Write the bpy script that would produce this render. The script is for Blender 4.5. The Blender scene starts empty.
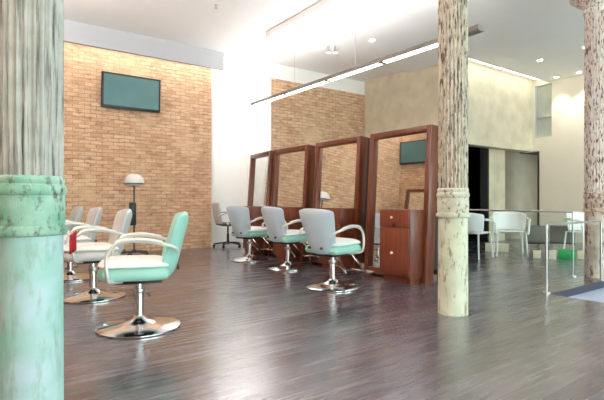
import bpy, bmesh, math, random
from mathutils import Vector, Matrix
PI = math.pi
R = math.radians
random.seed(7)
S = bpy.context.scene
COL = S.collection

# ------------------------------------------------------------------ camera
F = 460.0
YAW = R(35.86)
sy, cy = math.sin(YAW), math.cos(YAW)
cam_d = bpy.data.cameras.new('camera')
cam_d.sensor_width = 36.0
cam_d.lens = 36.0 * F / 604.0
cam_d.clip_start = 0.05
cam = bpy.data.objects.new('camera', cam_d)
COL.objects.link(cam)
cam.location = (0, 0, 1.0)
cam.rotation_euler = (PI / 2, 0, -YAW)
S.camera = cam
S.view_settings.view_transform = 'Standard'
S.view_settings.look = 'None'
S.view_settings.gamma = 1.0
S.view_settings.use_curve_mapping = False
S.view_settings.exposure = 0.0


def srgb(r, g, b):
    def c(x):
        x /= 255.0
        return x / 12.92 if x <= 0.04045 else ((x + 0.055) / 1.055) ** 2.4
    return (c(r), c(g), c(b), 1.0)


# ------------------------------------------------------------------ materials
def new_mat(name):
    m = bpy.data.materials.new(name)
    m.use_nodes = True
    nt = m.node_tree
    return m, nt, nt.nodes['Principled BSDF']


def N(nt, kind, **kw):
    n = nt.nodes.new(kind)
    for k, v in kw.items():
        setattr(n, k, v)
    return n


def ramp(nt, stops, interp='LINEAR'):
    n = nt.nodes.new('ShaderNodeValToRGB')
    n.color_ramp.interpolation = interp
    e = n.color_ramp.elements
    while len(e) < len(stops):
        e.new(0.5)
    for i, (p, c) in enumerate(stops):
        e[i].position = p
        e[i].color = c
    return n


def simple(name, col, rough=0.5, metal=0.0, noise=0.0, nscale=6.0, spec=None, bump=0.0, coat=0.0):
    m, nt, b = new_mat(name)
    b.inputs['Roughness'].default_value = rough
    b.inputs['Metallic'].default_value = metal
    if coat:
        b.inputs['Coat Weight'].default_value = coat
        b.inputs['Coat Roughness'].default_value = 0.12
    if spec is not None:
        b.inputs['Specular IOR Level'].default_value = spec
    tc = N(nt, 'ShaderNodeTexCoord')
    nz = N(nt, 'ShaderNodeTexNoise')
    nz.inputs['Scale'].default_value = nscale
    nz.inputs['Detail'].default_value = 5.0
    nt.links.new(tc.outputs['Object'], nz.inputs['Vector'])
    k = noise
    lo = tuple(max(0, c * (1 - k)) for c in col[:3]) + (1,)
    hi = tuple(min(1, c * (1 + k)) for c in col[:3]) + (1,)
    rp = ramp(nt, [(0.3, lo), (0.7, hi)])
    nt.links.new(nz.outputs['Fac'], rp.inputs['Fac'])
    nt.links.new(rp.outputs['Color'], b.inputs['Base Color'])
    if bump:
        bp = N(nt, 'ShaderNodeBump')
        bp.inputs['Strength'].default_value = bump
        bp.inputs['Distance'].default_value = 0.01
        nt.links.new(nz.outputs['Fac'], bp.inputs['Height'])
        nt.links.new(bp.outputs['Normal'], b.inputs['Normal'])
    return m


def emit(name, col, strength):
    m, nt, b = new_mat(name)
    b.inputs['Base Color'].default_value = col
    b.inputs['Emission Color'].default_value = col
    b.inputs['Emission Strength'].default_value = strength
    return m


def brick_mat(name, axis):
    """axis 'x': wall runs along world x; 'y': along world y"""
    m, nt, b = new_mat(name)
    b.inputs['Roughness'].default_value = 0.85
    tc = N(nt, 'ShaderNodeTexCoord')
    sp = N(nt, 'ShaderNodeSeparateXYZ')
    cb = N(nt, 'ShaderNodeCombineXYZ')
    nt.links.new(tc.outputs['Object'], sp.inputs[0])
    nt.links.new(sp.outputs['X' if axis == 'x' else 'Y'], cb.inputs['X'])
    nt.links.new(sp.outputs['Z'], cb.inputs['Y'])
    # slight waviness of the courses
    nz0 = N(nt, 'ShaderNodeTexNoise')
    nz0.inputs['Scale'].default_value = 3.0
    nt.links.new(cb.outputs[0], nz0.inputs['Vector'])
    mx0 = N(nt, 'ShaderNodeVectorMath', operation='SCALE')
    mx0.inputs['Scale'].default_value = 0.03
    nt.links.new(nz0.outputs['Color'], mx0.inputs[0])
    ad = N(nt, 'ShaderNodeVectorMath', operation='ADD')
    nt.links.new(cb.outputs[0], ad.inputs[0])
    nt.links.new(mx0.outputs[0], ad.inputs[1])
    br = N(nt, 'ShaderNodeTexBrick')
    br.inputs['Scale'].default_value = 1.0
    br.inputs['Brick Width'].default_value = 0.20
    br.inputs['Row Height'].default_value = 0.07
    br.inputs['Mortar Size'].default_value = 0.007
    br.inputs['Mortar Smooth'].default_value = 0.4
    br.inputs['Bias'].default_value = 0.0
    br.inputs['Color1'].default_value = srgb(222, 188, 156)
    br.inputs['Color2'].default_value = srgb(198, 158, 126)
    br.inputs['Mortar'].default_value = srgb(176, 138, 108)
    nt.links.new(ad.outputs[0], br.inputs['Vector'])
    nz = N(nt, 'ShaderNodeTexNoise')
    nz.inputs['Scale'].default_value = 9.0
    nz.inputs['Detail'].default_value = 8.0
    nz.inputs['Roughness'].default_value = 0.7
    mpb = N(nt, 'ShaderNodeMapping')
    mpb.inputs['Scale'].default_value = (0.6, 2.2, 1.0)
    nt.links.new(cb.outputs[0], mpb.inputs['Vector'])
    nt.links.new(mpb.outputs[0], nz.inputs['Vector'])
    rp = ramp(nt, [(0.36, (0.42, 0.34, 0.28, 1)), (0.5, (1, 1, 1, 1)), (0.72, (1.0, 1.0, 0.97, 1))])
    nt.links.new(nz.outputs['Fac'], rp.inputs['Fac'])
    mu = N(nt, 'ShaderNodeMix', data_type='RGBA', blend_type='MULTIPLY')
    mu.inputs[0].default_value = 0.75
    nt.links.new(br.outputs['Color'], mu.inputs[6])
    nt.links.new(rp.outputs['Color'], mu.inputs[7])
    # lime-washed patches
    nz2 = N(nt, 'ShaderNodeTexNoise')
    nz2.inputs['Scale'].default_value = 1.3
    nz2.inputs['Detail'].default_value = 8.0
    nt.links.new(cb.outputs[0], nz2.inputs['Vector'])
    rp2 = ramp(nt, [(0.5, (0, 0, 0, 1)), (0.75, (0.6, 0.6, 0.6, 1))])
    nt.links.new(nz2.outputs['Fac'], rp2.inputs['Fac'])
    mx = N(nt, 'ShaderNodeMix', data_type='RGBA')
    nt.links.new(rp2.outputs['Color'], mx.inputs[0])
    nt.links.new(mu.outputs[2], mx.inputs[6])
    mx.inputs[7].default_value = srgb(226, 196, 160)
    nt.links.new(mx.outputs[2], b.inputs['Base Color'])
    bp = N(nt, 'ShaderNodeBump')
    bp.inputs['Strength'].default_value = 0.55
    bp.inputs['Distance'].default_value = 0.012
    bp.invert = True
    nt.links.new(br.outputs['Fac'], bp.inputs['Height'])
    nt.links.new(bp.outputs['Normal'], b.inputs['Normal'])
    return m


def floor_mat():
    m, nt, b = new_mat('dark oiled boards')
    tc = N(nt, 'ShaderNodeTexCoord')
    br = N(nt, 'ShaderNodeTexBrick')
    br.inputs['Scale'].default_value = 1.0
    br.inputs['Brick Width'].default_value = 1.4
    br.inputs['Row Height'].default_value = 0.13
    br.inputs['Mortar Size'].default_value = 0.003
    br.inputs['Color1'].default_value = srgb(66, 62, 72)
    br.inputs['Color2'].default_value = srgb(104, 98, 108)
    br.inputs['Mortar'].default_value = srgb(62, 58, 66)
    nt.links.new(tc.outputs['Object'], br.inputs['Vector'])
    mp = N(nt, 'ShaderNodeMapping')
    mp.inputs['Scale'].default_value = (0.5, 9.0, 1.0)
    nt.links.new(tc.outputs['Object'], mp.inputs['Vector'])
    nz = N(nt, 'ShaderNodeTexNoise')
    nz.inputs['Scale'].default_value = 3.0
    nz.inputs['Detail'].default_value = 7.0
    nt.links.new(mp.outputs[0], nz.inputs['Vector'])
    rp = ramp(nt, [(0.35, (0.55, 0.55, 0.56, 1)), (0.65, (1.15, 1.13, 1.12, 1))])
    nt.links.new(nz.outputs['Fac'], rp.inputs['Fac'])
    mu = N(nt, 'ShaderNodeMix', data_type='RGBA', blend_type='MULTIPLY')
    mu.inputs[0].default_value = 0.8
    nt.links.new(br.outputs['Color'], mu.inputs[6])
    nt.links.new(rp.outputs['Color'], mu.inputs[7])
    nt.links.new(mu.outputs[2], b.inputs['Base Color'])
    rr = ramp(nt, [(0.3, (0.2, 0.2, 0.2, 1)), (0.75, (0.34, 0.34, 0.34, 1))])
    nt.links.new(nz.outputs['Fac'], rr.inputs['Fac'])
    nt.links.new(rr.outputs['Color'], b.inputs['Roughness'])
    b.inputs['Specular IOR Level'].default_value = 1.0
    b.inputs['Coat Weight'].default_value = 0.7
    b.inputs['Coat Roughness'].default_value = 0.24
    bp = N(nt, 'ShaderNodeBump')
    bp.inputs['Strength'].default_value = 0.012
    bp.inputs['Distance'].default_value = 0.005
    nt.links.new(nz.outputs['Fac'], bp.inputs['Height'])
    nt.links.new(bp.outputs['Normal'], b.inputs['Normal'])
    return m


def paint_mat(name, light, mid, dark, seam=0.52, streak=0.16, scale=9.0, bump=0.5, soft=0.1):
    """old flaking paint: light coat, mid tint patches, dark bare streaks"""
    m, nt, b = new_mat(name)
    b.inputs['Roughness'].default_value = 0.7
    tc = N(nt, 'ShaderNodeTexCoord')
    mp = N(nt, 'ShaderNodeMapping')
    mp.inputs['Scale'].default_value = (1.0, 1.0, streak)
    nt.links.new(tc.outputs['Object'], mp.inputs['Vector'])
    nz = N(nt, 'ShaderNodeTexNoise')
    nz.inputs['Scale'].default_value = scale * 2.6
    nz.inputs['Detail'].default_value = 8.0
    nz.inputs['Roughness'].default_value = 0.65
    nt.links.new(mp.outputs[0], nz.inputs['Vector'])
    nz2 = N(nt, 'ShaderNodeTexNoise')
    nz2.inputs['Scale'].default_value = scale * 0.7
    nz2.inputs['Detail'].default_value = 5.0
    nt.links.new(tc.outputs['Object'], nz2.inputs['Vector'])
    r2 = ramp(nt, [(0.35, light), (0.68, mid)])
    nt.links.new(nz2.outputs['Fac'], r2.inputs['Fac'])
    r1 = ramp(nt, [(seam, (0, 0, 0, 1)), (seam + soft, (1, 1, 1, 1))])
    nt.links.new(nz.outputs['Fac'], r1.inputs['Fac'])
    mx = N(nt, 'ShaderNodeMix', data_type='RGBA')
    nt.links.new(r1.outputs['Color'], mx.inputs[0])
    nt.links.new(r2.outputs['Color'], mx.inputs[6])
    mx.inputs[7].default_value = dark
    nt.links.new(mx.outputs[2], b.inputs['Base Color'])
    bp = N(nt, 'ShaderNodeBump')
    bp.inputs['Strength'].default_value = bump
    bp.inputs['Distance'].default_value = 0.006
    bp.invert = True
    nt.links.new(nz.outputs['Fac'], bp.inputs['Height'])
    nt.links.new(bp.outputs['Normal'], b.inputs['Normal'])
    return m


def wood_mat(name, c1, c2, rough=0.35):
    m, nt, b = new_mat(name)
    tc = N(nt, 'ShaderNodeTexCoord')
    mp = N(nt, 'ShaderNodeMapping')
    mp.inputs['Scale'].default_value = (12, 12, 1.2)
    nt.links.new(tc.outputs['Object'], mp.inputs['Vector'])
    nz = N(nt, 'ShaderNodeTexNoise')
    nz.inputs['Scale'].default_value = 3.0
    nz.inputs['Detail'].default_value = 6.0
    nt.links.new(mp.outputs[0], nz.inputs['Vector'])
    rp = ramp(nt, [(0.3, c1), (0.7, c2)])
    nt.links.new(nz.outputs['Fac'], rp.inputs['Fac'])
    nt.links.new(rp.outputs['Color'], b.inputs['Base Color'])
    b.inputs['Roughness'].default_value = rough
    return m


M = {}
M['brick_x'] = brick_mat('pale brick across', 'x')
M['brick_y'] = brick_mat('pale brick along', 'y')
M['floor'] = floor_mat()
M['white'] = simple('white plaster', srgb(240, 237, 234), 0.8, noise=0.02, nscale=2)
M['ceiling'] = simple('ceiling white', srgb(247, 247, 247), 0.85, noise=0.01, nscale=1.5)
M['fascia'] = simple('fascia grey', srgb(186, 188, 193), 0.8, noise=0.02, nscale=1.5)
M['panelgrey'] = simple('pale grey ceiling panel', srgb(244, 242, 240), 0.85, noise=0.015, nscale=1.2)
M['concrete'] = simple('raw beige concrete', srgb(214, 204, 180), 0.8, noise=0.12, nscale=3.2, bump=0.1)
M['concrete_dark'] = simple('brown grey panel', srgb(134, 122, 104), 0.7, noise=0.1, nscale=3)
M['cream'] = simple('cream plaster', srgb(230, 221, 203), 0.8, noise=0.03, nscale=2)
M['black'] = simple('black void', srgb(14, 13, 13), 0.6, noise=0.1)
M['sunken'] = simple('blue grey step', srgb(196, 206, 230), 0.4, noise=0.06, nscale=4)
M['sunken_side'] = simple('dark step riser', srgb(52, 56, 76), 0.5, noise=0.1)
M['wood'] = wood_mat('red brown veneer', srgb(84, 40, 24), srgb(118, 58, 36), 0.3)
M['wood_dark'] = wood_mat('dark brown veneer', srgb(52, 26, 20), srgb(76, 38, 28), 0.4)
M['wood_black'] = wood_mat('near black veneer', srgb(28, 17, 15), srgb(40, 24, 20), 0.45)
M['wood_door'] = wood_mat('warm red brown veneer', srgb(98, 42, 24), srgb(128, 60, 36), 0.28)
M['mirror'] = simple('mirror glass', srgb(235, 238, 236), 0.02, metal=1.0)
M['chrome'] = simple('chrome', srgb(225, 226, 228), 0.12, metal=1.0)
M['steel'] = simple('brushed steel', srgb(196, 198, 200), 0.3, metal=1.0)
M['darkmetal'] = simple('dark grey metal', srgb(62, 64, 66), 0.45, metal=0.3)
M['blackplastic'] = simple('black plastic', srgb(24, 24, 26), 0.4)
M['housing'] = simple('grey light housing', srgb(136, 132, 126), 0.5, noise=0.03)
M['mint'] = simple('mint vinyl', srgb(160, 214, 200), 0.38, noise=0.03, nscale=3)
M['bluegrey'] = simple('blue grey vinyl', srgb(188, 204, 216), 0.4, noise=0.04, nscale=4)
M['greyvinyl'] = simple('pale grey vinyl', srgb(206, 208, 208), 0.42, noise=0.04, nscale=4)
M['padlit'] = simple('vinyl with overhead light', srgb(232, 236, 232), 0.38, noise=0.02, nscale=4)  # overhead light put into a whiter seat-top colour
M['armmetal'] = simple('pale enamelled tube', srgb(222, 221, 216), 0.28, metal=0.35)
M['tealvinyl'] = simple('aqua vinyl', srgb(160, 214, 202), 0.38, noise=0.05, nscale=4)
M['screen'] = simple('dark teal screen', srgb(82, 120, 122), 0.2, noise=0.12, nscale=2.0)
M['whiteplastic'] = simple('white plastic', srgb(238, 238, 236), 0.4, noise=0.01)
M['hoodplastic'] = simple('hood white plastic', srgb(228, 228, 226), 0.3, noise=0.02)
M['greyfabric'] = simple('grey fabric', srgb(128, 124, 116), 0.85, noise=0.1, nscale=20)
M['green'] = simple('green card', srgb(30, 160, 90), 0.5, noise=0.05)
M['cardwhite'] = simple('white card', srgb(226, 216, 190), 0.6, noise=0.05)
M['red'] = simple('red cloth', srgb(160, 30, 40), 0.8, noise=0.15, nscale=14)
M['knob'] = simple('pale knob', srgb(240, 232, 220), 0.25)
M['glass'] = None
g, nt, b = new_mat('clear panel')
b.inputs['Base Color'].default_value = (0.9, 0.96, 0.95, 1)
b.inputs['Transmission Weight'].default_value = 1.0
b.inputs['Roughness'].default_value = 0.02
b.inputs['IOR'].default_value = 1.08
M['glass'] = g
M['stripglass'] = simple('frosted grey green glass', srgb(176, 184, 172), 0.18, noise=0.12, nscale=3)
M['tube'] = emit('lit diffuser', (1.0, 0.985, 0.95, 1), 6.0)
M['uplight_fill'] = emit('added uplight', (1.0, 0.97, 0.95, 1), 20.0)
M['uplight_fill_strong'] = emit('strong added uplight', (1.0, 0.98, 0.97, 1), 130.0)  # added glow that brightens the left ceiling
M['cove_warm'] = emit('warm cove strip', (1.0, 0.95, 0.88, 1), 7.5)
M['cove_cream'] = emit('cream cove strip', (1.0, 0.95, 0.86, 1), 3.2)
M['skylight'] = emit('sky lit panel', (1.0, 0.99, 0.98, 1), 7.0)
M['lampdisc'] = emit('lit lamp', (1.0, 0.97, 0.92, 1), 14.0)
# three old columns, each with its own wear
M['col_shaft'] = [
    paint_mat('flaking grey white paint', srgb(192, 191, 184), srgb(168, 170, 162), srgb(88, 82, 76), 0.51, 0.05, 17, 0.8, 0.12),
    paint_mat('flaking cream paint', srgb(204, 196, 182), srgb(178, 168, 146), srgb(78, 64, 54), 0.51, 0.16, 22, 0.8, 0.08),
    paint_mat('flaking pink white paint', srgb(226, 216, 208), srgb(204, 190, 178), srgb(104, 72, 60), 0.52, 0.25, 17, 0.8, 0.07)]
M['col_band'] = [
    paint_mat('aqua toned band', srgb(178, 206, 190), srgb(122, 178, 154), srgb(96, 96, 80), 0.54, 0.6, 9, 0.8, 0.12),  # aqua tone mixed into the band colours
    paint_mat('cream band', srgb(210, 206, 190), srgb(186, 188, 164), srgb(116, 104, 86), 0.54, 0.8, 12, 0.6),
    paint_mat('brown flaked band', srgb(206, 190, 176), srgb(166, 142, 124), srgb(96, 66, 54), 0.5, 0.7, 9, 0.6)]
M['col_low'] = [
    paint_mat('aqua toned paint', srgb(188, 210, 218), srgb(142, 200, 180), srgb(150, 176, 160), 0.52, 0.3, 7, 0.5, 0.2),  # aqua tone mixed into the lower shaft colours
    paint_mat('pale green flaked paint', srgb(214, 216, 196), srgb(192, 198, 172), srgb(150, 134, 104), 0.53, 0.3, 10, 0.5),
    paint_mat('brown pink flaked paint', srgb(204, 190, 176), srgb(172, 152, 136), srgb(108, 78, 66), 0.52, 0.4, 8, 0.6)]


# ------------------------------------------------------------------ mesh helpers
class MB:
    def __init__(self):
        self.bm = bmesh.new()

    def box(self, x0, x1, y0, y1, z0, z1, bevel=0.0, mat=None):
        r = bmesh.ops.create_cube(self.bm, size=1.0)
        vs = r['verts']
        for v in vs:
            v.co = Vector(((x0 + x1) / 2 + v.co.x * (x1 - x0), (y0 + y1) / 2 + v.co.y * (y1 - y0), (z0 + z1) / 2 + v.co.z * (z1 - z0)))
        if bevel:
            es = list({e for v in vs for e in v.link_edges})
            bv = bmesh.ops.bevel(self.bm, geom=es, offset=bevel, segments=2, affect='EDGES', profile=0.5)
            vs = list({v for f in bv['faces'] for v in f.verts} | {v for v in vs if v.is_valid})
        if mat is not None:
            for v in vs:
                v.co = mat @ v.co
        return vs

    def lathe(self, prof, seg=32, center=(0, 0, 0), axis='z', radfn=None):
        rings = []
        cx, cyy, cz = center
        for (r, z) in prof:
            ring = []
            if r < 1e-6:
                ring = [self.bm.verts.new((0, 0, z))]
            else:
                for i in range(seg):
                    a = 2 * PI * i / seg
                    rr = r * (radfn(a) if radfn else 1)
                    ring.append(self.bm.verts.new((rr * math.cos(a), rr * math.sin(a), z)))
            rings.append(ring)
        allv = [v for r_ in rings for v in r_]
        for a, b_ in zip(rings, rings[1:]):
            if len(a) == 1 and len(b_) == 1:
                continue
            for i in range(seg):
                j = (i + 1) % seg
                if len(a) == 1:
                    self.bm.faces.new((a[0], b_[j], b_[i]))
                elif len(b_) == 1:
                    self.bm.faces.new((a[i], a[j], b_[0]))
                else:
                    self.bm.faces.new((a[i], a[j], b_[j], b_[i]))
        if len(rings[0]) > 1:
            self.bm.faces.new(list(reversed(rings[0])))
        if len(rings[-1]) > 1:
            self.bm.faces.new(rings[-1])
        for v in allv:
            x, y, z = v.co
            if axis == 'x':
                v.co = Vector((z, x, y))
            elif axis == 'y':
                v.co = Vector((x, z, y))
            v.co += Vector(center)
        return allv

    def tube(self, pts, r, seg=10, smooth=0, flat=1.0):
        P = [Vector(p) for p in pts]
        if smooth:
            Q = []
            n = len(P)
            for i in range(n - 1):
                p0, p1, p2, p3 = P[max(0, i - 1)], P[i], P[i + 1], P[min(n - 1, i + 2)]
                for k in range(smooth):
                    t = k / smooth
                    Q.append(0.5 * ((2 * p1) + (p2 - p0) * t + (2 * p0 - 5 * p1 + 4 * p2 - p3) * t * t + (3 * p1 - p0 - 3 * p2 + p3) * t ** 3))
            Q.append(P[-1])
            P = Q
        rings = []
        nrm = None
        for i, p in enumerate(P):
            t = (P[min(i + 1, len(P) - 1)] - P[max(i - 1, 0)]).normalized()
            if nrm is None:
                up = Vector((0, 0, 1)) if abs(t.z) < 0.9 else Vector((1, 0, 0))
                nrm = t.cross(up).normalized()
            else:
                nrm = (nrm - t * nrm.dot(t)).normalized()
            bn = t.cross(nrm)
            rings.append([self.bm.verts.new(p + r * (math.cos(2 * PI * k / seg) * nrm + flat * math.sin(2 * PI * k / seg) * bn)) for k in range(seg)])
        for a, b_ in zip(rings, rings[1:]):
            for k in range(seg):
                j = (k + 1) % seg
                self.bm.faces.new((a[k], a[j], b_[j], b_[k]))
        self.bm.faces.new(list(reversed(rings[0])))
        self.bm.faces.new(rings[-1])

    def pad(self, fn, nu, nv):
        """closed cushion: fn(u, v, side) -> point, u, v in 0..1, side -1/+1"""
        g_ = {}
        for s in (-1, 1):
            for i in range(nu + 1):
                for j in range(nv + 1):
                    g_[s, i, j] = self.bm.verts.new(fn(i / nu, j / nv, s))
        for s in (-1, 1):
            for i in range(nu):
                for j in range(nv):
                    q = (g_[s, i, j], g_[s, i + 1, j], g_[s, i + 1, j + 1], g_[s, i, j + 1])
                    self.bm.faces.new(q if s > 0 else tuple(reversed(q)))
        loop = [(i, 0) for i in range(nu)] + [(nu, j) for j in range(nv)] + [(i, nv) for i in range(nu, 0, -1)] + [(0, j) for j in range(nv, 0, -1)]
        for a, b_ in zip(loop, loop[1:] + loop[:1]):
            self.bm.faces.new((g_[1, a[0], a[1]], g_[-1, a[0], a[1]], g_[-1, b_[0], b_[1]], g_[1, b_[0], b_[1]]))

    def prism(self, poly, z0, z1):
        lo = [self.bm.verts.new((x, y, z0)) for x, y in poly]
        hi = [self.bm.verts.new((x, y, z1)) for x, y in poly]
        self.bm.faces.new(list(reversed(lo)))
        self.bm.faces.new(hi)
        n = len(poly)
        for i in range(n):
            j = (i + 1) % n
            self.bm.faces.new((lo[i], lo[j], hi[j], hi[i]))

    def build(self, name, mat, parent=None, smooth=True, sub=0, angle=40, loc=None):
        me = bpy.data.meshes.new(name)
        bmesh.ops.recalc_face_normals(self.bm, faces=self.bm.faces)
        for f in self.bm.faces:
            f.smooth = smooth
        if smooth and not sub:
            for e in self.bm.edges:
                if len(e.link_faces) == 2 and e.calc_face_angle(0) > R(angle):
                    e.smooth = False
        self.bm.to_mesh(me)
        self.bm.free()
        me.materials.append(mat)
        o = bpy.data.objects.new(name, me)
        COL.objects.link(o)
        if parent is not None:
            o.parent = parent
        if sub:
            md = o.modifiers.new('smooth', 'SUBSURF')
            md.levels = sub
            md.render_levels = sub
        if loc is not None:
            o.location = loc
        return o


def thing(name, label, cat, loc=(0, 0, 0), rz=0.0, group=None):
    o = bpy.data.objects.new(name, None)
    o.empty_display_size = 0.1
    COL.objects.link(o)
    o.location = loc
    o.rotation_euler = (0, 0, rz)
    tag(o, label, cat, group)
    return o


def tag(o, label, cat, group=None):
    o['label'] = label
    o['category'] = cat
    o['kind'] = 'thing'
    if group:
        o['group'] = group
    return o


def struct(name, mb, mat, smooth=False):
    o = mb.build(name, mat, smooth=smooth)
    o['kind'] = 'structure'
    return o


def part(mb, name, mat, parent, **kw):
    return mb.build(name, mat, parent, **kw)


def dup(root, loc, rz, label, group=None):
    r = root.copy()
    COL.objects.link(r)
    r.location = loc
    r.rotation_euler = (0, 0, rz)
    r['label'] = label
    if group:
        r['group'] = group
    for ch in list(root.children):
        c = ch.copy()
        COL.objects.link(c)
        c.parent = r
        for gch in list(ch.children):
            d = gch.copy()
            COL.objects.link(d)
            d.parent = c
    return r


# ------------------------------------------------------------------ the room (x along the columns, y along the mirrors)
VL, VR = -0.9, 11.5          # left and right wall
UF, UA, UB, UW = -5.0, 9.05, 8.55, 9.6   # front wall, brick wall, brick panel behind the mirrors, white alcove
HC = 4.0                     # ceiling
HD = 3.9                     # lower ceiling panel

m = MB()
m.box(VL - .2, 5.0, UF - .2, 10.0, -0.3, 0)
m.box(5.0, VR + 2, 2.43, 10.0, -0.3, 0)
m.box(5.0, VR + 2, UF - .2, -1.2, -0.3, 0)
m.box(9.0, VR + 2, -1.2, 2.43, -0.3, 0)
struct('floor', m, M['floor'])
m = MB(); m.box(5.0, 9.0, -1.2, 2.43, -0.42, -0.08)
struct('floor_sunken', m, M['sunken'])
m = MB()
m.box(5.0, 9.0, 2.418, 2.43, -0.08, -0.002)
m.box(5.0, 5.012, -1.2, 2.418, -0.08, -0.002)
struct('trim_1', m, M['sunken_side'])

m = MB(); m.box(VL - .2, VR + .2, UF - .2, UW + .2, HC, HC + .2)
struct('ceiling', m, M['ceiling'])
m = MB(); m.box(4.3, 8.15, UF, 7.06, HD, HC); m.box(8.15, VR, UF, 5.63, HD, HC)
struct('ceiling_panel', m, M['panelgrey'])
m = MB(); m.box(VL, 4.2, 8.50, 8.58, 3.645, HC)
struct('trim_2', m, M['fascia'])

m = MB(); m.box(VL, 4.16, UA, UA + .75, 0, HC)
struct('wall_back', m, M['brick_x'])
m = MB(); m.box(4.16, 4.21, UA - .03, UA + .75, 0, HC)
struct('trim_3', m, M['white'])
m = MB(); m.box(4.21, 5.35, UW, UW + .2, 0, HC)
struct('wall_alcove', m, M['white'])
m = MB(); m.box(5.35, 8.15, UB, UB + .3, 0, 3.67)
struct('wall_back_right', m, M['brick_x'])
m = MB(); m.box(5.35, 8.15, UB, UB + .3, 3.67, HC); m.box(5.33, 5.35, UB + .004, UW, 0, HC)
struct('wall_back_upper', m, M['white'])
m = MB(); m.box(8.15, 8.4, 6.0, UB + .3, 0, HC)
struct('wall_concrete', m, M['concrete'])
m = MB(); m.box(8.4, VR, 6.0, 6.25, 2.22, HC)
struct('wall_concrete_header', m, M['concrete'])
# recess under the header
m = MB(); m.box(8.4, VR + 1.3, 7.6, 7.8, 0, 2.6); m.box(8.4, VR + .2, 6.25, 7.6, 2.3, 2.4); m.box(VR + .2, VR + 1.3, 5.3, 7.6, 2.22, 2.4); m.box(VR + 1.1, VR + 1.3, 5.3, 7.6, 0, 2.22)
struct('wall_recess', m, M['black'])
m = MB(); m.box(10.0, 10.77, 6.3, 6.42, 0, 2.3)
struct('wall_recess_panel', m, M['concrete'])
d1 = struct('door_1', (lambda q: (q.box(10.77, 12.6, 6.42, 6.48, 0, 2.3), q)[1])(MB()), M['concrete_dark'])
q = MB(); q.box(VR + .02, VR + .18, 5.82, 5.88, 0, 2.22); q.box(9.94, 10.0, 6.25, 6.45, 0, 2.3)
part(q, 'door_frame', M['darkmetal'], d1, smooth=False)
q = MB(); q.lathe([(0, -.03), (.025, -.03), (.03, 0), (.025, .03), (0, .03)], 14, (10.86, 6.39, 1.0), 'y')
part(q, 'door_handle', M['steel'], d1)

m = MB()
m.box(VR, VR + .2, 2.0, 5.52, 0, HC); m.box(VR, VR + .2, 5.52, 5.82, 0, 2.55); m.box(VR, VR + .2, 5.82, 5.94, 2.22, 2.55); m.box(VR, VR + .2, 5.94, 6.25, 2.22, HC)
m.box(VR, VR + .2, UF, 2.0, 0, HC); m.box(VR, VR + .2, 5.52, 5.94, HD - .05, HC)
struct('wall_right', m, M['cream'])
w1 = struct('window_1', (lambda q: (q.box(VR + .06, VR + .08, 5.52, 5.94, 2.55, HD - .05), q)[1])(MB()), M['stripglass'])
q = MB()
for (a, b_, c, d) in ((5.52, 5.55, 2.55, HD - .05), (5.91, 5.94, 2.55, HD - .05), (5.55, 5.91, 2.55, 2.58), (5.55, 5.91, 3.05, 3.07)):
    q.box(VR + .02, VR + .1, a, b_, c, d)
part(q, 'window_frame', M['fascia'], w1, smooth=False)
m = MB(); m.box(VL - .2, VL, UF, UW, 0, HC)
struct('wall_left', m, M['brick_y'])
# shop front behind the camera: piers, lintel and sill around tall openings
m = MB()
for (a, b_) in ((VL, -.5), (3.1, 3.5), (7.1, 7.5), (11.1, VR)):
    m.box(a, b_, UF - .2, UF, 0, HC)
for (a, b_) in ((-.5, 3.1), (3.5, 7.1), (7.5, 11.1)):
    m.box(a, b_, UF - .2, UF, 0, .3)
    m.box(a, b_, UF - .2, UF, 3.4, HC)
struct('wall_front', m, M['cream'])


# ------------------------------------------------------------------ columns
def column(x, y, k, label):
    t = thing('fluted_column', label, 'column', (x, y, 0), 0, 'old fluted columns')
    r = 0.130
    q = MB()
    q.lathe([(r * 1.0, 0.0), (r * 1.0, .02), (r * .985, .03), (r * .97, .845)], 40)
    part(q, 'lower_shaft', M['col_low'][k], t)
    q = MB()
    q.lathe([(r * .98, .845), (r * 1.08, .85), (r * 1.12, .865), (r * 1.08, .885), (r * 1.02, .89), (r * 1.04, .93), (r * 1.05, .98), (r * 1.02, 1.02),
             (r * 1.06, 1.025), (r * 1.10, 1.04), (r * 1.06, 1.06), (r * 1.0, 1.07), (r * 1.03, 1.085), (r * 1.0, 1.10), (r * .96, 1.105)], 48)
    part(q, 'collar_band', M['col_band'][k], t)
    nf, ps = 24, 8
    q = MB()

    def rad(a):
        f = (a * nf / (2 * PI)) % 1.0
        return 1.0 - 0.11 * math.sin(PI * min(1, max(0, (f - .12) / .76))) ** 0.8 if .12 < f < .88 else 1.0
    q.lathe([(r * .96, 1.10), (r * .985, 1.16), (r * .985, 3.42)], nf * ps, radfn=rad)
    part(q, 'fluted_shaft', M['col_shaft'][k], t, angle=60)
    q = MB()
    q.lathe([(r * .97, 3.42), (r * 1.1, 3.44), (r * 1.1, 3.47), (r * 1.0, 3.49), (r * 1.3, 3.53), (r * 2.1, 3.62), (r * 2.3, 3.64), (r * 2.3, 3.70), (r * 1.6, 3.72), (r * 1.6, HC if x < 4.3 else HD)], 40)
    part(q, 'capital', M['col_shaft'][k], t)
    return t


column(0.222, 2.352, 0, 'thick old column nearest the camera, aqua below its collar')
column(3.468, 2.518, 1, 'cream flaking column standing right beside the nearest mirror station')
column(6.62, 2.62, 2, 'brown and pink flaking column by the railing at the right edge')


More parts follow.
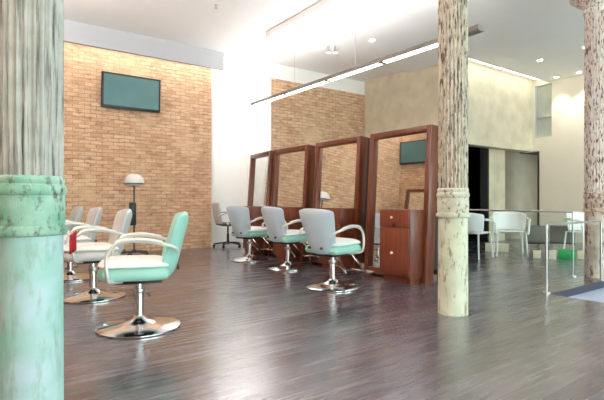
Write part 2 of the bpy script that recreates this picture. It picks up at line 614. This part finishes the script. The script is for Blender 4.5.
# ------------------------------------------------------------------ styling stations
def station(loc, rz, label, group, w=1.05):
    t = thing('styling_station', label, 'mirror station', loc, rz, group)
    h, dep, lean = 1.915, 0.13, R(3.6)
    L = Matrix.Rotation(-lean, 4, 'X')
    x0, x1 = -w / 2, w / 2
    sw, tw = .075, .075
    q = MB()
    q.box(x0, x0 + sw, -.02, dep, 0.0, h, .006, L)
    q.box(x1 - sw, x1, -.02, dep, 0.0, h, .006, L)
    q.box(x0 + sw, x1 - sw, -.02, dep, h - tw, h, .006, L)
    q.box(x0 + sw, x1 - sw, -.02, dep, 0.02, .10, .006, L)
    fr = part(q, 'frame', M['wood'], t)
    q = MB(); q.box(x0 + sw, x1 - sw, .03, .05, .10, h - tw, 0, L)
    mi = part(q, 'mirror', M['mirror'], t, smooth=False)
    q = MB(); q.box(x0 + .005, x1 - .005, dep, dep + .15, .16, h - .005, 0, L)
    part(q, 'back_panel', M['wood_black'], t, smooth=False)
    # rear prop
    q = MB()
    q.box(x0 + .02, x0 + .06, .27, .40, 0, .16, .004); q.box(x1 - .06, x1 - .02, .27, .40, 0, .16, .004); q.box(x0 + .06, x1 - .06, .34, .38, .06, .12, .004)
    part(q, 'rear_support', M['wood_dark'], t)
    # tool cabinet in front of the glass
    cx0, cx1 = x1 - .54, x1 - .05
    q = MB()
    q.box(cx0, cx1, -.225, .05, .075, .885, .005)
    q.box(cx0 + .03, cx1 - .03, -.19, .04, .0, .075)
    cb = part(q, 'cabinet', M['wood'], t)
    q = MB(); q.box(cx0 + .012, cx1 - .012, -.243, -.226, .67, .875, .004)
    dr = part(q, 'drawer', M['wood_door'], t)
    q = MB(); q.box(cx0 + .012, cx1 - .012, -.243, -.226, .09, .66, .004)
    dd = part(q, 'cabinet_door', M['wood_door'], t)

    def knob(z, par):
        q = MB(); q.lathe([(0, -.03), (.013, -.029), (.017, -.02), (.009, -.008), (.009, 0), (0, 0)], 14, ((cx0 + cx1) / 2 - .02, -.243, z), 'y')
        part(q, 'knob', M['knob'], par)
    knob(.79, dr); knob(.36, dd)
    q = MB(); q.lathe([(.028, -.004), (.028, 0)], 18, ((cx0 + cx1) / 2 + .01, -.243, .70), 'y')
    part(q, 'cable_hole', M['black'], dr)
    return t


G_ST = 'mirror stations along the right'
stations = [(4.09, 4.40, 0, 'brown mirror station nearest the camera, cabinet with two pale knobs'),
            (5.33, 4.40, 0, 'brown mirror station second from the camera, behind the nearest swivel chairs'),
            (6.585, 4.40, 0, 'brown mirror station third from the camera, its glass filled with brick reflection'),
            (7.72, 4.46, -9, 'brown mirror station farthest away, in front of the white alcove wall')]
for u, v, a, lb in stations:
    station((v, u, 0), R(-90 + a), lb, G_ST)
for u, lb in ((6.4, 'brown mirror station by the left brick wall, seen only reflected, nearer one'),
              (7.85, 'brown mirror station by the left brick wall, seen only reflected, nearest the corner')):
    station((-0.35, u, 0), R(90), lb, 'mirror stations along the left')


# ------------------------------------------------------------------ salon chairs (local: faces +x)
def make_chair(label, group, mats, foot=True):
    t = thing('salon_chair', label, 'chair', (0, 0, 0), 0, group)
    seatm, backm = mats
    q = MB()
    q.lathe([(.30, 0), (.315, .006), (.315, .014), (.29, .024), (.16, .042), (.075, .058), (.05, .085), (.04, .10), (0, .10)], 48)
    part(q, 'base', M['chrome'], t)
    q = MB()
    q.lathe([(.034, .09), (.034, .30), (.026, .302), (.026, .37), (0, .37)], 24)
    pd = part(q, 'pedestal', M['chrome'], t)
    q = MB(); q.lathe([(.04, .27), (.044, .275), (.044, .305), (.04, .31)], 24)
    part(q, 'pedestal_collar', M['steel'], pd)
    q = MB(); q.tube([(0.0, -.03, .25), (-.02, -.12, .25), (-.06, -.22, .225), (-.08, -.27, .19)], .009, 8, 5)
    part(q, 'pump_lever', M['chrome'], pd)
    q = MB(); q.box(-.17, .17, -.15, .15, .365, .40, .008)
    part(q, 'seat_plate', M['blackplastic'], t)

    def seat(u, v, s):
        x = -.225 + .525 * u
        wy = .235 + .02 * math.sin(PI * u)
        y = (2 * v - 1) * wy
        rim = (1 - (2 * u - 1) ** 10) * (1 - (2 * v - 1) ** 10)
        z = .470 + .05 * rim if s > 0 else .405 - .012 * rim
        if u > .5:
            x -= .05 * abs(2 * v - 1) ** 3
        return (x, y, z)

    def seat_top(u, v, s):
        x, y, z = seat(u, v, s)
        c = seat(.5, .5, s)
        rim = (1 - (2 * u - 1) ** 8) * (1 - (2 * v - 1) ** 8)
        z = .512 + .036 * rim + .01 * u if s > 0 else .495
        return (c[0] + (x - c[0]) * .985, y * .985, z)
    q = MB(); q.pad(seat, 10, 10)
    st = part(q, 'seat', seatm, t, sub=2)
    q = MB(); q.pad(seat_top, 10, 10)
    st = part(q, 'seat_lit_top', M['padlit'], st, sub=2)  # white layer paints the overhead light onto the seat top

    def back(u, v, s):
        # u across, v upwards
        a = 2 * u - 1
        w = .175 + .09 * v ** 0.8
        y = a * w
        z = .395 + .515 * v - .03 * (abs(a) ** 2.5) * (1 if v > .5 else -.6)
        x = -.225 - .13 * v ** 1.1 + .07 * abs(a) ** 2.2
        rim = (1 - a ** 6) * (1 - (2 * v - 1) ** 8)
        x += s * (.014 + .033 * rim)
        return (x, y, z)
    q = MB(); q.pad(back, 8, 10)
    bk = part(q, 'backrest', backm, t, sub=2)
    for s in (-1, 1):
        q = MB()
        y = s * .285
        q.tube([(-.285, s * .21, .60), (-.26, s * .26, .645), (-.17, y, .675), (-.03, y, .70), (.10, y, .695), (.185, y, .65), (.215, y, .565), (.205, y, .45), (.19, s * .25, .405), (.10, s * .12, .385)], .0135, 10, 6)
        q.tube([(-.17, y, .683), (-.03, y, .710), (.10, y, .704), (.15, y, .685)], .017, 10, 6)
        part(q, 'armrest', M['armmetal'], t)
    q = MB()
    for s in (-1, 1) if foot else ():
        q.tube([(.14, s * .13, .395), (.20, s * .14, .36), (.42, s * .16, .15), (.46, s * .16, .125)], .011, 8, 5)
    if foot:
        q.tube([(.45, -.16, .128), (.56, -.165, .125), (.58, -.13, .125), (.58, .13, .125), (.56, .165, .125), (.45, .16, .128)], .012, 8, 3)
        part(q, 'footrest', M['chrome'], t)
    # bolts of the back bracket
    for s in (-1, 1):
        q = MB(); q.lathe([(.015, -.01), (.015, .01)], 12, (-.29, s * .09, .47), 'x')
        part(q, 'bracket_bolt', M['darkmetal'], bk)
    return t


G_L = 'swivel chairs along the left'
G_R = 'swivel chairs along the right'
cl = make_chair('aqua salon chair, seat top coloured as if lit, standing free at the left, seen from its side', G_L, (M['mint'], M['tealvinyl']), False)
cl.location = (1.08, 3.68, 0); cl.rotation_euler = (0, 0, R(162))
c2 = make_chair('pale salon chair beside the front column with a red towel on its arm', G_L, (M['greyvinyl'], M['greyvinyl']), False)
c2.location = (1.03, 5.10, 0); c2.rotation_euler = (0, 0, R(176))
dup(c2, (1.04, 6.50, 0), R(180), 'pale salon chair third along the left row, behind the towel chair')
dup(c2, (1.04, 7.75, 0), R(180), 'pale salon chair farthest in the left row, nearly hidden by the column')
cr = make_chair('pale blue salon chair nearest in the right row, before the second mirror', G_R, (M['mint'], M['bluegrey']))
cr.location = (3.38, 4.08, 0); cr.rotation_euler = (0, 0, R(10))
dup(cr, (3.78, 5.59, 0), R(4), 'pale blue salon chair in the middle of the right row')
dup(cr, (3.77, 6.70, 0), R(16), 'pale blue salon chair farthest in the right row on a chrome disc')

# towel on the arm of the second left chair
q = MB()
q.pad(lambda u, v, s: (.182 + .06 * u, (.285 + (.022 if s > 0 else .017) * (1 if v > .5 else -1) * (1 if abs(v - .5) > .12 else abs(v - .5) / .12)) + .006 * math.sin(9 * u),
                       .700 - .4 * (u - .3) * .12 + .004 * s - .19 * abs(2 * v - 1) ** 1.3), 6, 12)
tw = q.build('hand_towel', M['red'], sub=1)
tw.location = (1.03, 5.10, 0); tw.rotation_euler = (0, 0, R(176))
tag(tw, 'red towel hanging over the chair arm beside the front column', 'towel')


# work chair on a black star base, in the alcove
def star_base(t, r, z=.075, n=5, mat='blackplastic', rw=.026):
    q = MB()
    for k in range(n):
        a = 2 * PI * k / n + .3
        q.tube([(0, 0, z + .02), (r * .5 * math.cos(a), r * .5 * math.sin(a), z + .012), (r * math.cos(a), r * math.sin(a), z - .008)], .016, 8)
    q.lathe([(.035, z - .01), (.035, z + .05), (0, z + .05)], 16)
    sb = part(q, 'star_base', M[mat], t)
    for k in range(n):
        a = 2 * PI * k / n + .3
        q = MB(); q.lathe([(0, -.014), (rw, -.014), (rw, .014), (0, .014)], 16, (r * math.cos(a), r * math.sin(a), rw), 'y')
        part(q, 'caster', M['blackplastic'], sb)


t = thing('work_chair', 'grey backed chair on a black star base before the white alcove', 'chair', (4.47, 8.88, 0), R(-8))
star_base(t, .30)
q = MB(); q.lathe([(.028, .11), (.028, .28), (.02, .282), (.02, .44), (0, .44)], 16); part(q, 'gas_post', M['blackplastic'], t)
q = MB(); q.pad(lambda u, v, s: (-.22 + .46 * u, (2 * v - 1) * .23, .485 + s * (.012 + .03 * (1 - (2 * u - 1) ** 6) * (1 - (2 * v - 1) ** 6))), 6, 6)
part(q, 'seat', M['blackplastic'], t, sub=2)
q = MB(); q.pad(lambda u, v, s: (-.24 - .07 * v + .05 * abs(2 * u - 1) ** 2 + s * (.012 + .02 * (1 - (2 * u - 1) ** 6)), (2 * u - 1) * (.2 + .03 * v), .50 + .45 * v), 6, 8)
part(q, 'backrest', M['greyvinyl'], t, sub=2)
for s in (-1, 1):
    q = MB(); q.tube([(-.27, s * .2, .66), (-.15, s * .27, .72), (.05, s * .28, .73), (.16, s * .28, .66), (.15, s * .27, .50), (.08, s * .18, .47)], .013, 8, 5)
    part(q, 'armrest', M['chrome'], t)

# hood dryer on a stand against the brick wall
t = thing('hood_dryer', 'white domed hood dryer on a thin pole before the brick wall', 'hair dryer', (2.37, 8.37, 0), 0)
star_base(t, .26, .07, 5, 'darkmetal')
q = MB(); q.lathe([(.014, .11), (.014, 1.30), (0, 1.30)], 14); pl = part(q, 'pole', M['darkmetal'], t)
q = MB(); q.lathe([(.03, .78), (.034, .80), (.034, .85), (.03, .87)], 16); part(q, 'pole_clamp', M['blackplastic'], pl)
q = MB(); q.box(-.055, .055, -.05, .05, .55, .96, .02); part(q, 'control_box', M['blackplastic'], t, loc=(-.035, -.03, 0))
q = MB(); q.lathe([(.10, 1.255), (.145, 1.26), (.172, 1.29), (.170, 1.335), (.145, 1.40), (.10, 1.445), (.045, 1.463), (0, 1.466)], 36)
hd = part(q, 'hood', M['hoodplastic'], t)
q = MB(); q.lathe([(.176, 1.28), (.18, 1.288), (.176, 1.298), (.167, 1.298), (.167, 1.28)], 36); part(q, 'hood_rim', M['darkmetal'], hd)


# ------------------------------------------------------------------ televisions
def tv(loc, rz, tilt, label, w=1.08, h=.64):
    t = thing('wall_television', label, 'television', loc, rz)
    T = Matrix.Rotation(tilt, 4, 'X')
    q = MB(); q.box(-w / 2, w / 2, -.03, .03, -h / 2, h / 2, .006, T); bz = part(q, 'casing', M['blackplastic'], t)
    q = MB(); q.box(-w / 2 + .035, w / 2 - .035, -.034, -.029, -h / 2 + .045, h / 2 - .035, 0, T); part(q, 'screen', M['screen'], t, smooth=False)
    q = MB(); q.box(-.14, .14, .02, .10, -.14, .14, .004); part(q, 'wall_bracket', M['darkmetal'], t)
    return t


tv((2.49, UA - .101, 3.03), 0, R(3), 'flat black television with teal screen high on the left brick wall')
tv((VL + .12, 8.45, 3.0), R(90), R(5), 'flat black television on the left side wall, seen only in the mirror')

# ------------------------------------------------------------------ lights of the room and added uplights
def linear_light(v, u0, segs, z, label, seg_len=1.22, tail=.32, up='uplight_fill'):
    t = thing('linear_light', label, 'ceiling light', (v, u0, z), 0)
    ln = segs * seg_len
    q = MB()
    q.box(-.07, -.045, -tail, ln, -.010, .045, 0); q.box(.045, .07, -tail, ln, -.010, .045, 0); q.box(-.045, .045, -tail, ln, .03, .05, 0)
    for k in range(segs + 1):
        q.box(-.045, .045, k * seg_len - (.04 if k else tail), k * seg_len + (.04 if k < segs else 0), -.018, .03)
    part(q, 'housing', M['housing'], t, smooth=False)
    for k in range(segs):
        q = MB(); q.box(-.044, .044, k * seg_len + .041, (k + 1) * seg_len - .041, -.016, .028)
        part(q, 'diffuser', M['tube'], t, smooth=False)
    q = MB(); q.box(-.044, .044, 0, ln, .0505, .056)
    part(q, 'added_uplight', M[up], t, smooth=False)  # unseen glowing strip added on top to light the ceiling
    hc = (HD if v > 4.3 else HC) - z
    for yy in (.25, 1.8, min(ln - .25, 3.4)):
        q = MB(); q.tube([(0, yy, .05), (0, yy, hc - .001)], .003, 6)
        part(q, 'suspension_wire', M['steel'], t)
    return t


linear_light(4.74, 3.38, 4, 2.95, 'long suspended linear light with lit white segments above the mirrors')
linear_light(-0.12, 0.6, 5, 3.0, 'added unseen linear light over the left mirror stations, brightening the ceiling', up='uplight_fill_strong')  # extra fixture out of view, added to brighten the left ceiling


def strip(name, label, mat, x0, x1, y0, y1, z0, z1):
    q = MB(); q.box(x0, x1, y0, y1, z0, z1)
    o = q.build(name, mat, smooth=False)
    tag(o, label, 'cove light')
    return o


strip('cove_light', 'warm light strip tucked behind the grey fascia over the brick', M['cove_warm'], VL + .1, 4.1, 8.62, 8.70, 3.955, 3.999)
strip('cove_light', 'cream light strip in the slot above the concrete header', M['cove_cream'], 8.3, VR - .1, 5.70, 5.78, 3.955, 3.999)
strip('cove_light', 'bright white light panel at the top of the white alcove', M['skylight'], 4.3, 5.3, 8.75, 9.5, 3.975, 3.999)


def downlight(x, y, z, label, energy=0, aim=None, col=(1, .97, .91)):
    t = thing('downlight', label, 'downlight', (x, y, z), 0, 'recessed ceiling spots')
    q = MB(); q.lathe([(.045, -.004), (.062, -.006), (.066, 0), (.045, 0)], 24); part(q, 'ring', M['whiteplastic'], t)
    q = MB(); q.lathe([(.044, -.012), (.044, -.007)], 24); part(q, 'lamp', M['lampdisc'], t)
    if energy:
        ld = bpy.data.lights.new('downlight_beam', 'SPOT')
        ld.energy = energy; ld.spot_size = R(75); ld.spot_blend = .7; ld.shadow_soft_size = .05; ld.color = col
        lo = bpy.data.objects.new('downlight_beam', ld); COL.objects.link(lo)
        lo.parent = t; lo.location = (0, 0, -.03)
        if aim:
            lo.rotation_euler = Vector(aim).to_track_quat('-Z', 'Y').to_euler()
    return t


def ceil_at(px, py, z):
    d = F * (z - 1.0) / (200 - py)
    X = (px - 302) / F * d
    return (cy * X + sy * d, -sy * X + cy * d)


for i, (px, py, z, e, lb) in enumerate([(372, 40, HD, 0, 'small white ceiling spot above the linear light'),
                                  (540, 60, HD, 0, 'small white ceiling spot on the grey panel right of the column'),
                                  (586, 47, HD, 0, 'small white ceiling spot beside the rightmost column')]):
    x, y = ceil_at(px, py, z)
    downlight(x, y, z, lb, e)
for u, lb in ((5.28, 'ceiling spot washing the cream wall beside the slot corner'), (4.78, 'ceiling spot washing the middle of the cream wall'),
              (4.2, 'ceiling spot washing the cream wall behind the rightmost column')):
    downlight(11.22, u, HD, lb, 30, (.10, 0, -1))

# sprinkler and twin pendant spot
x, y = ceil_at(216, 4, HC)
t = thing('sprinkler_head', 'small metal sprinkler on the white ceiling at the top', 'sprinkler', (x, y, HC))
q = MB(); q.lathe([(.05, -.006), (.05, 0)], 18); part(q, 'rose', M['whiteplastic'], t)
q = MB(); q.lathe([(.012, -.06), (.012, -.006)], 10); q.lathe([(.03, -.066), (.03, -.06)], 12); part(q, 'nozzle', M['steel'], t)
x, y = ceil_at(332, 6, HD)
t = thing('pendant_spot', 'twin white spot hanging on a thin rod from the ceiling', 'pendant light', (x, y, HD))
q = MB(); q.lathe([(.04, -.02), (.04, 0)], 18); part(q, 'rose', M['whiteplastic'], t)
q = MB(); q.tube([(0, 0, -.01), (0, 0, -.60)], .006, 8); part(q, 'rod', M['whiteplastic'], t)
for s in (-1, 1):
    q = MB(); q.lathe([(0, -.70), (.03, -.70), (.034, -.67), (.025, -.60), (0, -.59)], 16, (s * .045, -s * .03, 0)); part(q, 'lamp_head', M['steel'], t)


# ------------------------------------------------------------------ waiting area
def armchair(loc, rz, label):
    """white plastic tub chair, faces +x"""
    t = thing('white_armchair', label, 'armchair', loc, rz, 'white armchairs in the waiting area')
    q = MB(); q.pad(lambda u, v, s: (-.22 + .46 * u, (2 * v - 1) * (.23 + .02 * u), .43 - .02 * math.sin(PI * u) * math.sin(PI * v) + s * .012 + .012 * (u > .95)), 6, 6)
    part(q, 'seat', M['whiteplastic'], t, sub=1)

    def shell(u, v, s):
        a = (2 * u - 1) * R(112)
        rr = .29 + .03 * v + s * .011
        c = abs(2 * u - 1)
        top = .79 - .14 * c ** 2.2
        z = .44 + (top - .44) * v
        xx = -rr * math.cos(a) * 0.92 + .02
        return (xx, rr * math.sin(a) * 1.02, z)
    q = MB(); q.pad(lambda u, v, s: shell(.22 + .56 * u, v, s), 14, 4)
    part(q, 'backrest', M['whiteplastic'], t, sub=1)
    for s in (-1, 1):
        q = MB(); q.tube([(-.13, s * .305, .67), (.02, s * .32, .655), (.16, s * .30, .64), (.235, s * .275, .60), (.25, s * .265, .44), (.245, s * .25, .40)], .02, 8, 5)
        part(q, 'armrest', M['whiteplastic'], t)
    for sx in (-1, 1):
        for s in (-1, 1):
            q = MB(); q.tube([(sx * .21, s * .225, .43), (sx * .25, s * .255, 0)], .015, 8)
            part(q, 'leg', M['whiteplastic'], t)
    return t


def face(x, y):
    return math.atan2(-y, -x)


def at(px, py):
    d = F / (py - 200.0)
    X = (px - 302) / F * d
    return (cy * X + sy * d, -sy * X + cy * d)


for px, py, da, lb in ((472, 257, 152, 'white plastic armchair half hidden behind the cream column'),
                       (510, 255, 8, 'white plastic armchair facing the camera in front of the dark doorway'),
                       (586, 256, 40, 'white plastic armchair partly behind the rightmost column')):
    x, y = at(px, py)
    armchair((x, y, 0), face(x, y) + R(da), lb)


def bench(px, py, w, rz, label):
    x, y = at(px, py)
    t = thing('padded_bench', label, 'bench', (x, y, 0), rz, 'grey benches along the right')
    q = MB(); q.box(-.2, .2, -w / 2, w / 2, .2, .5, .02); part(q, 'padded_body', M['greyfabric'], t)
    q = MB(); q.box(-.2, .2, -w / 2, w / 2, .17, .199); part(q, 'base_frame', M['darkmetal'], t, smooth=False)
    for a in (-1, 1):
        for b_ in (-1, 1):
            q = MB(); q.box(a * .17 - .018, a * .17 + .018, b_ * (w / 2 - .04) - .018, b_ * (w / 2 - .04) + .018, 0, .17); part(q, 'leg', M['steel'], t, smooth=False)


bench(537, 252, .36, face(*at(537, 252)), 'grey padded bench just left of the front railing post')
bench(562, 252, .42, face(*at(562, 252)), 'grey padded bench behind the railing above the green box')


def carton(name, px, py, w, d, h, mat, label, cat='box', group=None):
    x, y = at(px, py)
    t = thing(name, label, cat, (x, y, 0), face(x, y), group)
    q = MB(); q.box(-d / 2, d / 2, -w / 2, w / 2, 0, h, .004); part(q, 'carton', mat, t)
    q = MB(); q.box(-d / 2 - .004, d / 2 + .004, -w / 2 - .004, w / 2 + .004, h, h + .015, .003); part(q, 'lid', mat, t)


carton('storage_box', 567, 258.5, .26, .12, .14, M['green'], 'bright green box on the floor under the railing')
carton('storage_box', 550.5, 259, .17, .10, .13, M['cardwhite'], 'cream box on the floor left of the green box', group='cream boxes on the floor')
carton('storage_box', 537, 258, .12, .10, .11, M['cardwhite'], 'small cream box farthest left of the green box', group='cream boxes on the floor')
carton('storage_box', 583, 259, .16, .10, .12, M['cardwhite'], 'cream box on the floor right of the green box', group='cream boxes on the floor')
carton('storage_box', 497, 251.5, .42, .14, .14, M['cardwhite'], 'wide cream box behind the legs of the middle white armchair', group='cream boxes on the floor')


# railings
def railing(x0, y0, x1, y1, h, n, label, glass=True):
    t = thing('metal_railing', label, 'railing', (x0, y0, 0), math.atan2(y1 - y0, x1 - x0), 'railings round the sunken floor')
    L_ = math.hypot(x1 - x0, y1 - y0)
    q = MB(); q.tube([(0, 0, h), (L_, 0, h)], .013, 10); part(q, 'handrail', M['steel'], t)
    for k in range(n):
        xx = L_ * k / (n - 1)
        q = MB(); q.tube([(xx, 0, .01), (xx, 0, h)], .011, 10); q.lathe([(.04, 0), (.04, .012), (.02, .016)], 16, (xx, 0, 0)); part(q, 'post', M['steel'], t)
    if glass:
        q = MB(); q.box(.04, L_ - .04, -.004, .004, .1, h - .05); part(q, 'glass_panel', M['glass'], t, smooth=False)


railing(5.03, 2.47, 6.40, 2.47, .735, 2, 'lower steel railing along the edge of the sunken floor')
railing(6.39, 2.80, 6.39, 4.40, .845, 2, 'taller steel railing in front of the white armchairs')

# ------------------------------------------------------------------ daylight
w = bpy.data.worlds.new('daylight')
S.world = w
w.use_nodes = True
bg = w.node_tree.nodes['Background']
bg.inputs['Color'].default_value = (0.78, 0.98, 0.97, 1)
bg.inputs['Strength'].default_value = 4.0
S.cycles.max_bounces = 10
S.cycles.diffuse_bounces = 6
S.cycles.sample_clamp_indirect = 6.0
S.cycles.use_denoising = True
S.view_settings.exposure = 0.9
